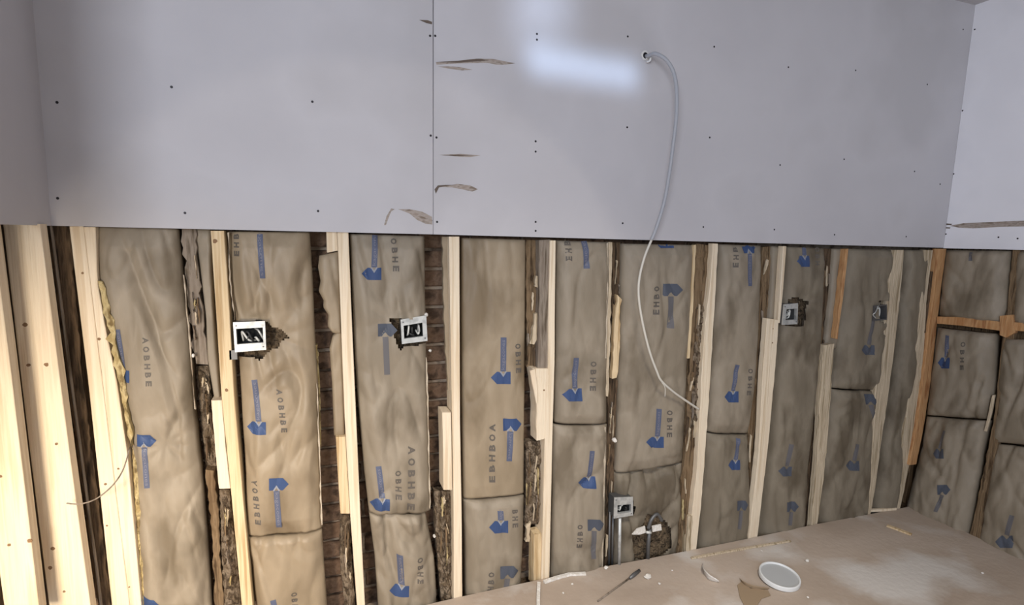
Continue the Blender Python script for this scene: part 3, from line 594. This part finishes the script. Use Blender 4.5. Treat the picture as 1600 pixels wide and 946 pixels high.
# debris wedged in the gaps
def debris(Lp, Rp, label, m='fluff', Y=2.05, amp=.016, seed=0):
    H = Lp[-1][1]-Lp[0][1]; nv = max(6, int(H/3)); nu = max(4, int((Rp[0][0]-Lp[0][0])/2.5)); V, Fc = [], []
    for i in range(nv+1):
        t = i/nv; y = Lp[0][1]+H*t; xl = lerp_poly(Lp, y); xr = lerp_poly(Rp, y)
        for j in range(nu+1):
            u = j/nu; e = math.sin(math.pi*min(u, 1-u))*min(1, min(t, 1-t)*12+.1)
            p = P(xl+(xr-xl)*u + 2.5*noise.noise(Vector((y*.12, seed, 0)))*(1 if u > .5 else -1), y, Y); q = Vector((p.x*48, seed*2.1, p.z*34))
            d = .012*e+amp*(noise.noise(q)+.6*noise.noise(q*2.3))*(.3+.7*e); V.append((p.x, p.y-d, p.z))
    for i in range(nv):
        for j in range(nu): a = i*(nu+1)+j; Fc.append((a, a+1, a+nu+2, a+nu+1))
    rim = [j for j in range(nu+1)]+[i*(nu+1)+nu for i in range(1, nv+1)]+[nv*(nu+1)+j for j in range(nu-1, -1, -1)]+[i*(nu+1) for i in range(nv-1, 0, -1)]
    n0 = len(V)
    for r in rim: V.append((V[r][0], V[r][1]+.04, V[r][2]))
    for k in range(len(rim)): k2 = (k+1) % len(rim); Fc.append((rim[k], rim[k2], n0+k2, n0+k))
    return obj('torn_debris', V, Fc, m, label=label, cat='debris')
debris(PP(343,766, 346,860, 352,960), PP(358,766, 368,860, 378,960), 'mottled torn debris below the nailed block left of the leftmost bay stud', seed=1)
debris(PP(532,805, 532,880, 540,960), PP(546,805, 550,880, 556,960), 'mottled torn debris below the yellowish block', seed=2)
debris(PP(678,768, 682,850, 690,948), PP(705,766, 707,850, 707,938), 'tangled dark debris at the foot of the straight central stud', seed=3, amp=.022)
debris(PP(822,690, 822,760, 820,820), PP(850,690, 850,760, 848,832), 'torn lath and paper debris below the splintered pale block', seed=4, amp=.022)
debris(PP(306,572, 314,660, 322,735), PP(326,572, 334,660, 342,735), 'crumbling debris strip over the bricks beside the nailed block', seed=5, Y=2.09)
debris(PP(1086,470, 1080,560, 1074,680), PP(1106,470, 1098,560, 1092,680), 'ragged plaster crumbs on the brown stud where the cable ends', seed=6, Y=2.035, amp=.014)
debris(PP(484,540, 488,600, 495,700), PP(496,540, 500,600, 502,700), 'thin torn fibre edge along the second brick gap', seed=7, Y=2.06, m='yellow_fluff', amp=.01)
debris(PP(206,700, 210,800, 216,960), PP(216,700, 224,800, 234,960), 'yellow torn fibre tuft low beside the doubled studs', seed=8, Y=2.03, m='yellow_fluff', amp=.01)
for (x, y, r, lab) in [(666,492,4,'white plaster crumb above the second outlet box'), (672,548,3,'white plaster crumb below the second outlet box, on the brick gap'), (960,688,5,'pale plaster lump on the dark stud over the low outlet box'), (302,556,3,'tiny white plaster crumb on the old grey stud'), (679,838,3,'white crumb in debris at the straight central stud')]:
    V, Fc = [], []; c = P(x, y, 2.02); bm = bmesh.new(); bmesh.ops.create_icosphere(bm, subdivisions=2, radius=r*.0019)
    for v in bm.verts: v.co *= 1+.5*noise.noise(v.co*150+c*9); v.co.y *= 1.6
    V = [tuple(v.co+c) for v in bm.verts]; Fc = [tuple(v.index for v in f.verts) for f in bm.faces]; bm.free()
    obj('plaster_crumb', V, Fc, 'plaster', label=lab, cat='plaster crumb')

for n_, (Lq, Rq, par) in enumerate([(PP(364,498, 366,562), PP(458,500, 448,562), b2.root), (PP(600,492, 604,548), PP(662,492, 664,542), b3.root), (PP(1222,462, 1220,512), PP(1262,462, 1252,512), b8.root), (PP(980,796, 978,876), PP(1052,796, 1048,868), b6l.root)]):
    o = debris(Lq, Rq, None, 'fluff_dark', 2.06, .014, 20+n_); o.name = 'exposed_fibre'; del o['category']; o.parent = par; o.location = o.location-wloc(par)
lip(b2.root, PP(494,600, 498,700, 502,820), 2.0); lip(b3.root, PP(665,560, 668,640, 671,795), 2.0); lip(b5l.root, PP(945,668, 943,760, 940,880), 2.2); lip(b2.root, PP(356,364, 358,430, 366,500), 1.6)
lip(b5.root, PP(949,380, 948,480, 946,560), 1.5); lip(b1.root, PP(286,430, 298,560, 303,640), 1.6)
for k_, (Lq, Rq, yy, nn_) in enumerate([(PP(288,380, 306,560), PP(304,380, 322,560), 2.03, 7), (PP(824,380, 824,570), PP(840,380, 838,570), 2.045, 7), (PP(958,385, 954,600, 946,870), PP(972,385, 966,600, 956,870), 2.05, 14),
  (PP(1090,388, 1078,600, 1062,850), PP(1108,388, 1094,600, 1074,850), 2.022, 18), (PP(1194,390, 1172,650, 1174,830), PP(1206,390, 1190,650, 1180,830), 2.04, 12), (PP(1290,392, 1278,620, 1260,810), PP(1301,392, 1286,620, 1268,810), 2.045, 10),
  (PP(824,695, 822,815), PP(846,695, 844,815), 2.025, 12), (PP(682,772, 690,920), PP(702,772, 704,920), 2.02, 9), (PP(346,772, 354,930), PP(356,772, 370,930), 2.025, 7), (PP(534,810, 538,930), PP(545,810, 552,930), 2.025, 6), (PP(310,580, 322,720), PP(324,580, 338,720), 2.065, 8)]):
    best = None
    for o_ in COL.objects:
        if o_.parent is None and (o_.name.startswith('old_stud') or o_.name.startswith('torn_debris')):
            c_ = o_.matrix_world.translation if False else o_.location; xs = [v.co.x+c_.x for v in o_.data.vertices]; zs = [v.co.z+c_.z for v in o_.data.vertices]
            mid = P((Lq[0][0]+Rq[-1][0])/2, (Lq[0][1]+Lq[-1][1])/2, yy); d_ = abs(sum(xs)/len(xs)-mid.x)+.5*abs(sum(zs)/len(zs)-mid.z)
            if best is None or d_ < best[0]: best = (d_, o_)
    slivers(best[1], Lq, Rq, nn_, yy, 50+k_)
# ------------------------------------------------------------------ outlet boxes
def outlet(px, label, open_=None, Y=1.988, m='steel', tabs=True, tilt=0, wires=5, dark=False):
    TL, TR, BR, BL = [P(x, y, Y) for x, y in px]
    root = empty('outlet_box', (TL+TR+BR+BL)/4+Vector((0, .03, 0)), label, 'outlet box')
    def bil(u, v): return TL*(1-u)*(1-v)+TR*u*(1-v)+BR*u*v+BL*(1-u)*v
    u0, v0, u1, v1 = open_ or (.08, .22, .92, .74)
    out = [bil(*q) for q in ((0,0),(1,0),(1,1),(0,1))]; inn = [bil(*q) for q in ((u0,v0),(u1,v0),(u1,v1),(u0,v1))]
    V = [tuple(p) for p in out]+[tuple(p) for p in inn]+[tuple(p+Vector((0, .004, 0))) for p in out]+[tuple(p+Vector((0, .014, 0))) for p in inn]
    Fc = []
    for k in range(4):
        k2 = (k+1) % 4; Fc += [(k, k2, 4+k2, 4+k), (k, 8+k, 8+k2, k2), (4+k, 4+k2, 12+k2, 12+k), (8+k, 12+k, 12+k2, 8+k2)]
    obj('cover_ring', V, Fc, m, root)
    e = .004; i4 = [bil(*q)+Vector((0, .005, 0)) for q in ((.03,.03),(.97,.03),(.97,.97),(.03,.97))]
    V = [tuple(p) for p in i4]+[tuple(p+Vector((0, .05, 0))) for p in i4]
    obj('box_body', V, [(0,4,5,1),(1,5,6,2),(2,6,7,3),(3,7,4,0),(4,7,6,5)], 'steel_dark', root)
    bk = [bil(*q)+Vector((0, .046, 0)) for q in ((.06,.06),(.94,.06),(.94,.94),(.06,.94))]
    obj('box_interior', *ext(bk, (0, .002, 0)), 'black', root)
    rnd = random.Random(int(px[0][0]))
    for k in range(wires):
        ua, ub = rnd.uniform(u0+.03, u1-.1), rnd.uniform(u0+.1, u1-.03)
        pts = [bil(ua, rnd.uniform(v0, v1))+Vector((0, .040, 0)), bil((ua+ub)/2, rnd.uniform(v0+.05, v1-.05))+Vector((0, .012, 0)), bil(ub, rnd.uniform(v0+.05, v1-.05))+Vector((0, .015, 0)), bil(ub, v1-.04)+Vector((0, .04, 0))]
        obj('wire', *tube(spline(pts, 5), .0034, 8), ('wire_w', 'wire_k', 'wire_w', 'steel', 'wire_k')[k % 5], root, smooth=True)
    for q in ((.09, .12), (.91, .88)):
        obj('screw', *disc(bil(*q)-Vector((0, .0015, 0)), (0, 1, 0), .0028, .002, 8), 'steel_dark', root)
    return root, bil
r, bil = outlet(PP(364,504, 414,502, 416,547, 367,551), 'leftmost outlet box, white square ring with wiring inside')
obj('support_bracket', *box(tuple(P(358,548,2.0)), tuple(P(372,560,2.02))), 'steel_dark', r)
outlet(PP(626,500, 666,493, 668,533, 628,538), 'second outlet box from the left, tilted grey square ring', open_=(.10, .26, .84, .80))
outlet(PP(1225,476, 1247,474, 1246,507, 1222,508), 'small square outlet box right of the broad pale stud top', open_=(.2, .25, .92, .78), wires=3)
r4, bil4 = outlet(PP(1366,478, 1386,476, 1386,500, 1365,502), 'dark outlet box in shadow beside the tapering weathered stud', open_=(.12, .08, .96, .92), m='steel_dark', wires=2)
r5, bil5 = outlet(PP(960,778, 989,777, 989,806, 959,811), 'low outlet box on a conduit near the floor', open_=(.18, .38, .90, .80), wires=3)
cpts = [P(968.5, 810, 1.995), P(968, 850, 1.995), P(967.5, 884, 1.995)]
obj('conduit', *tube(cpts, .0075, 12), 'steel', smooth=True, label='short steel conduit running from the low outlet box to the floor', cat='conduit')
for x in (953, 958):
    obj('conduit', *tube([P(x, 800, 2.03), P(x-1, 845, 2.03), P(x-1.5, 888, 2.03)], .005, 10), 'steel_dark', smooth=True, label='thin dark pipe behind the low outlet box, %s of two' % ('left' if x < 955 else 'right'), cat='conduit')
# stray wire ends on the dark box
obj('wire_end', *tube(spline([P(1372,478,1.99), P(1368,488,1.975), P(1364,492,1.98), P(1368,497,1.98)], 6), .003, 8), 'steel', r4, smooth=True)
# knocked-open pipe stub right of the low box
t = empty('broken_bracket', P(1012, 830, 2.0), 'broken white bracket with a dark pipe stub right of the low outlet box', 'bracket')
obj('white_plate', *ext([P(x, y, 1.985) for x, y in ((988,836),(996,827),(1008,823),(1009,833),(1000,836))], (0, .006, 0)), 'plaster', t)
obj('white_plate', *ext([P(x, y, 1.985) for x, y in ((1019,823),(1033,820),(1034,829),(1020,832))], (0, .006, 0)), 'plaster', t)
obj('clamp', *tube(spline([P(1013,826,1.98), P(1018,812,1.975), P(1027,804,1.98), P(1034,814,1.985)], 6), .008, 8), 'steel_dark', t, smooth=True)
obj('pipe', *tube([P(1015,828,1.99), P(1013,850,2.0), P(1012,878,2.0)], .009, 10), 'steel_dark', t, smooth=True)
obj('pipe_tip', *tube([P(1010,832,1.98), P(1017,833,1.98)], .006, 8), 'wire_w', t, smooth=True)

# ------------------------------------------------------------------ cables
cb = empty('hanging_cable', P(1092, 638, 1.99), 'long loose cable from the drywall hole down to a stud', 'cable')
up_pts = [P(1008,88,2.0), P(1014,87,1.96), P(1024,84,1.92), P(1040,93,1.89), P(1052,112,1.88), P(1057,140,1.87), P(1057,180,1.87), P(1052,225,1.88), P(1046,270,1.89), P(1038,315,1.90), P(1026,355,1.91), P(1018,375,1.92)]
lo_pts = [P(1018,375,1.92), P(1007,402,1.92), P(999,435,1.92), P(998,465,1.92), P(1004,505,1.925), P(1015,550,1.93), P(1026,580,1.935), P(1033,595,1.94), P(1050,611,1.95), P(1068,624,1.965), P(1092,640,1.985)]
obj('grey_sheath', *tube(spline(up_pts, 8), .0075, 12), 'wire_g', cb, smooth=True, label='grey ribbed upper length')
obj('pale_sheath', *tube(spline(lo_pts, 8), .0050, 10), 'wire_p', cb, smooth=True, label='pale thin lower length')
obj('connector', *tube(spline([P(1010,92,1.985), P(1015,86,1.965), P(1016,94,1.965), P(1011,97,1.98)], 5), .0042, 8), 'plastic', cb, smooth=True)
obj('loose_strand', *tube(spline([P(1034,598,1.94), P(1039,606,1.94), P(1039,620,1.94)], 5), .0018, 6), 'wire_p', cb, smooth=True)
obj('thin_wire', *tube(spline([P(104,787,1.86), P(125,788,1.86), P(150,780,1.87), P(175,760,1.89), P(192,735,1.92), P(203,700,1.97)], 8), .0022, 6), 'old_grey', smooth=True, label='thin grey wire curving from the doubled studs across the dark corner post', cat='wire')

# ------------------------------------------------------------------ things on the floor
def strip_on_floor(name, px, w, h, m, label, cat):
    pts = [PF(x, y) for x, y in px]; V, Fc = [], []
    for i, p in enumerate(pts):
        d = (pts[min(i+1, len(pts)-1)]-pts[max(i-1, 0)]); d.z = 0; n = Vector((-d.y, d.x, 0)).normalized()*w/2
        V += [tuple(p-n+Vector((0,0,.001))), tuple(p+n+Vector((0,0,.001))), tuple(p+n*.9+Vector((0,0,h))), tuple(p-n*.9+Vector((0,0,h)))]
    for i in range(len(pts)-1):
        for k in range(4): Fc.append((i*4+k, i*4+(k+1) % 4, i*4+4+(k+1) % 4, i*4+4+k))
    n = len(V); Fc += [(0, 1, 2, 3), (n-1, n-2, n-3, n-4)]
    return obj(name, V, Fc, m, label=label, cat=cat)
c = PF(1217, 903, .008); c0 = PF(1217, 907)
t = empty('bucket_lid', c0, 'round white bucket lid lying on the dusty floor', 'lid')
R0 = (PF(1246, 903)-PF(1188, 903)).length*.5
tilt = Matrix.Rotation(math.radians(6), 3, 'X')
def ring(rad, z, n=40): return [c0+tilt@Vector((rad*math.cos(2*math.pi*k/n), rad*math.sin(2*math.pi*k/n), z)) for k in range(n)]
prof = [(R0, .004), (R0, .020), (R0*.985, .023), (R0*.93, .023), (R0*.91, .021), (R0*.90, .014)]
V, Fc = [], []
for rr, zz in prof: V += [tuple(p+Vector((0, 0, .006))) for p in ring(rr, zz)]
for i in range(len(prof)-1):
    for k in range(40): Fc.append((i*40+k, i*40+(k+1) % 40, (i+1)*40+(k+1) % 40, (i+1)*40+k))
obj('lid_rim', V, Fc, 'plastic', t, smooth=True)
obj('lid_panel', *ext([p+Vector((0, 0, .006)) for p in ring(R0*.905, .014)], (0, 0, .002)), 'plastic_g', t)
strip_on_floor('wood_strip', PP(1080,874, 1130,865, 1180,856, 1235,847), .012, .008, 'pine_weather', 'long thin pale wood strip on the floor behind the lid', 'wood strip')
strip_on_floor('wood_sliver', PP(1386,823, 1403,829, 1424,837), .022, .008, 'pine_yellow', 'short pale wood sliver on the floor near the right corner', 'wood sliver')
strip_on_floor('wood_sliver', PP(1357,800, 1378,799, 1399,797), .016, .014, 'pine', 'pale stick against the foot of the tapering stud', 'wood sliver')
strip_on_floor('trim_strip', PP(850,912, 870,905, 889,900, 915,898.5), .016, .010, 'plaster', 'short bent white strip lying at the foot of the slim stud', 'trim strip')
strip_on_floor('trim_strip', PP(841,960, 841,935, 842,913), .015, .010, 'plaster', 'white strip on the floor running toward the viewer from the slim stud', 'trim strip')
rod = empty('screwdriver', PF(965, 918), 'thin dark-tipped rod lying diagonally on the floor below the low box', 'tool')
obj('shaft', *tube([PF(934, 940, .004), PF(985, 903, .004)], .0035, 8), 'old_grey', rod, smooth=True)
obj('handle', *tube([PF(984, 904, .008), PF(990, 899, .009), PF(999, 892, .008)], [.006, .009, .007], 10), 'steel_dark', rod, smooth=True)
def curl(px, hgt, m, label, name, lean=.3):
    pts = spline([PF(x, y) for x, y in px], 6); V, Fc = [], []; n = len(pts); cc = sum(pts, Vector())/n
    for i, p in enumerate(pts):
        e = math.sin(math.pi*(.08+.84*i/(n-1)))
        out = (p-cc); out.z = 0; out = out.normalized()
        for k in range(4): V.append(tuple(p+Vector((0, 0, .001+hgt*e*k/3))+out*hgt*lean*(k/3)**2))
    N = len(V)
    for i, q in enumerate(list(V)): V.append((q[0]+.0015, q[1]+.0015, q[2]))
    for i in range(n-1):
        for k in range(3):
            a = i*4+k; Fc.append((a, a+1, a+5, a+4)); Fc.append((a+N, a+4+N, a+5+N, a+1+N))
        Fc.append((i*4+3, i*4+7, i*4+7+N, i*4+3+N)); Fc.append((i*4, i*4+N, i*4+4+N, i*4+4))
    Fc += [(k, k+N, k+1+N, k+1) for k in range(3)]+[((n-1)*4+k, (n-1)*4+k+1, (n-1)*4+k+1+N, (n-1)*4+k+N) for k in range(3)]
    return obj(name, V, Fc, m, smooth=True, label=label, cat='paper curl')
curl(PP(1099,884, 1100,897, 1107,907, 1121,911), .035, 'plaster', 'curled white paper scrap standing on the floor left of the lid', 'paper_curl')
curl(PP(1157,908, 1165,917, 1180,922, 1200,922), .020, 'card', 'curved brown card edge on the floor in front of the lid', 'card_curl')
obj('card_sheet', *ext([PF(x, y)+Vector((0, 0, .001)) for x, y in ((1152,916),(1158,911),(1172,921),(1200,924),(1204,932),(1190,937),(1180,952),(1165,952),(1156,935))], (0, 0, .003)), 'card', label='flat brown card scrap on the floor before the lid, at the photo edge', cat='card')
for (x, y, r, lab) in [(1261,878,4.5,'white plaster chip on the floor right of the lid'), (1535,897,3,'small white chip on the floor near the right wall'), (1012,904,7,'largest white plaster lump on the floor near the dark-tipped rod'), (1030,914,3.5,'small white chip right of the plaster lump'), (947,889,5,'pale chip against the wall foot left of the low box'), (894,914,2.5,'tiny white chip below the bent white strip'), (1190,862,2.5,'tiny dark-grey crumb beside the long wood strip'),
    (1050,893,2.5,'tiny chip midway between the plaster lump and paper curl'),(1262,935,2.5,'tiny chip on the floor below the lid'),(880,928,2.5,'tiny white crumb between white strip and rod')]:
    p = PF(x, y); bm = bmesh.new(); bmesh.ops.create_icosphere(bm, subdivisions=2, radius=r*.0019)
    for v in bm.verts: v.co *= 1+.6*noise.noise(v.co*120+p*7); v.co.z *= .6
    V = [tuple(v.co+p+Vector((0, 0, r*.0013))) for v in bm.verts]; Fc = [tuple(v.index for v in f.verts) for f in bm.faces]; bm.free()
    obj('plaster_chip', V, Fc, 'plaster', label=lab, cat='plaster chip')
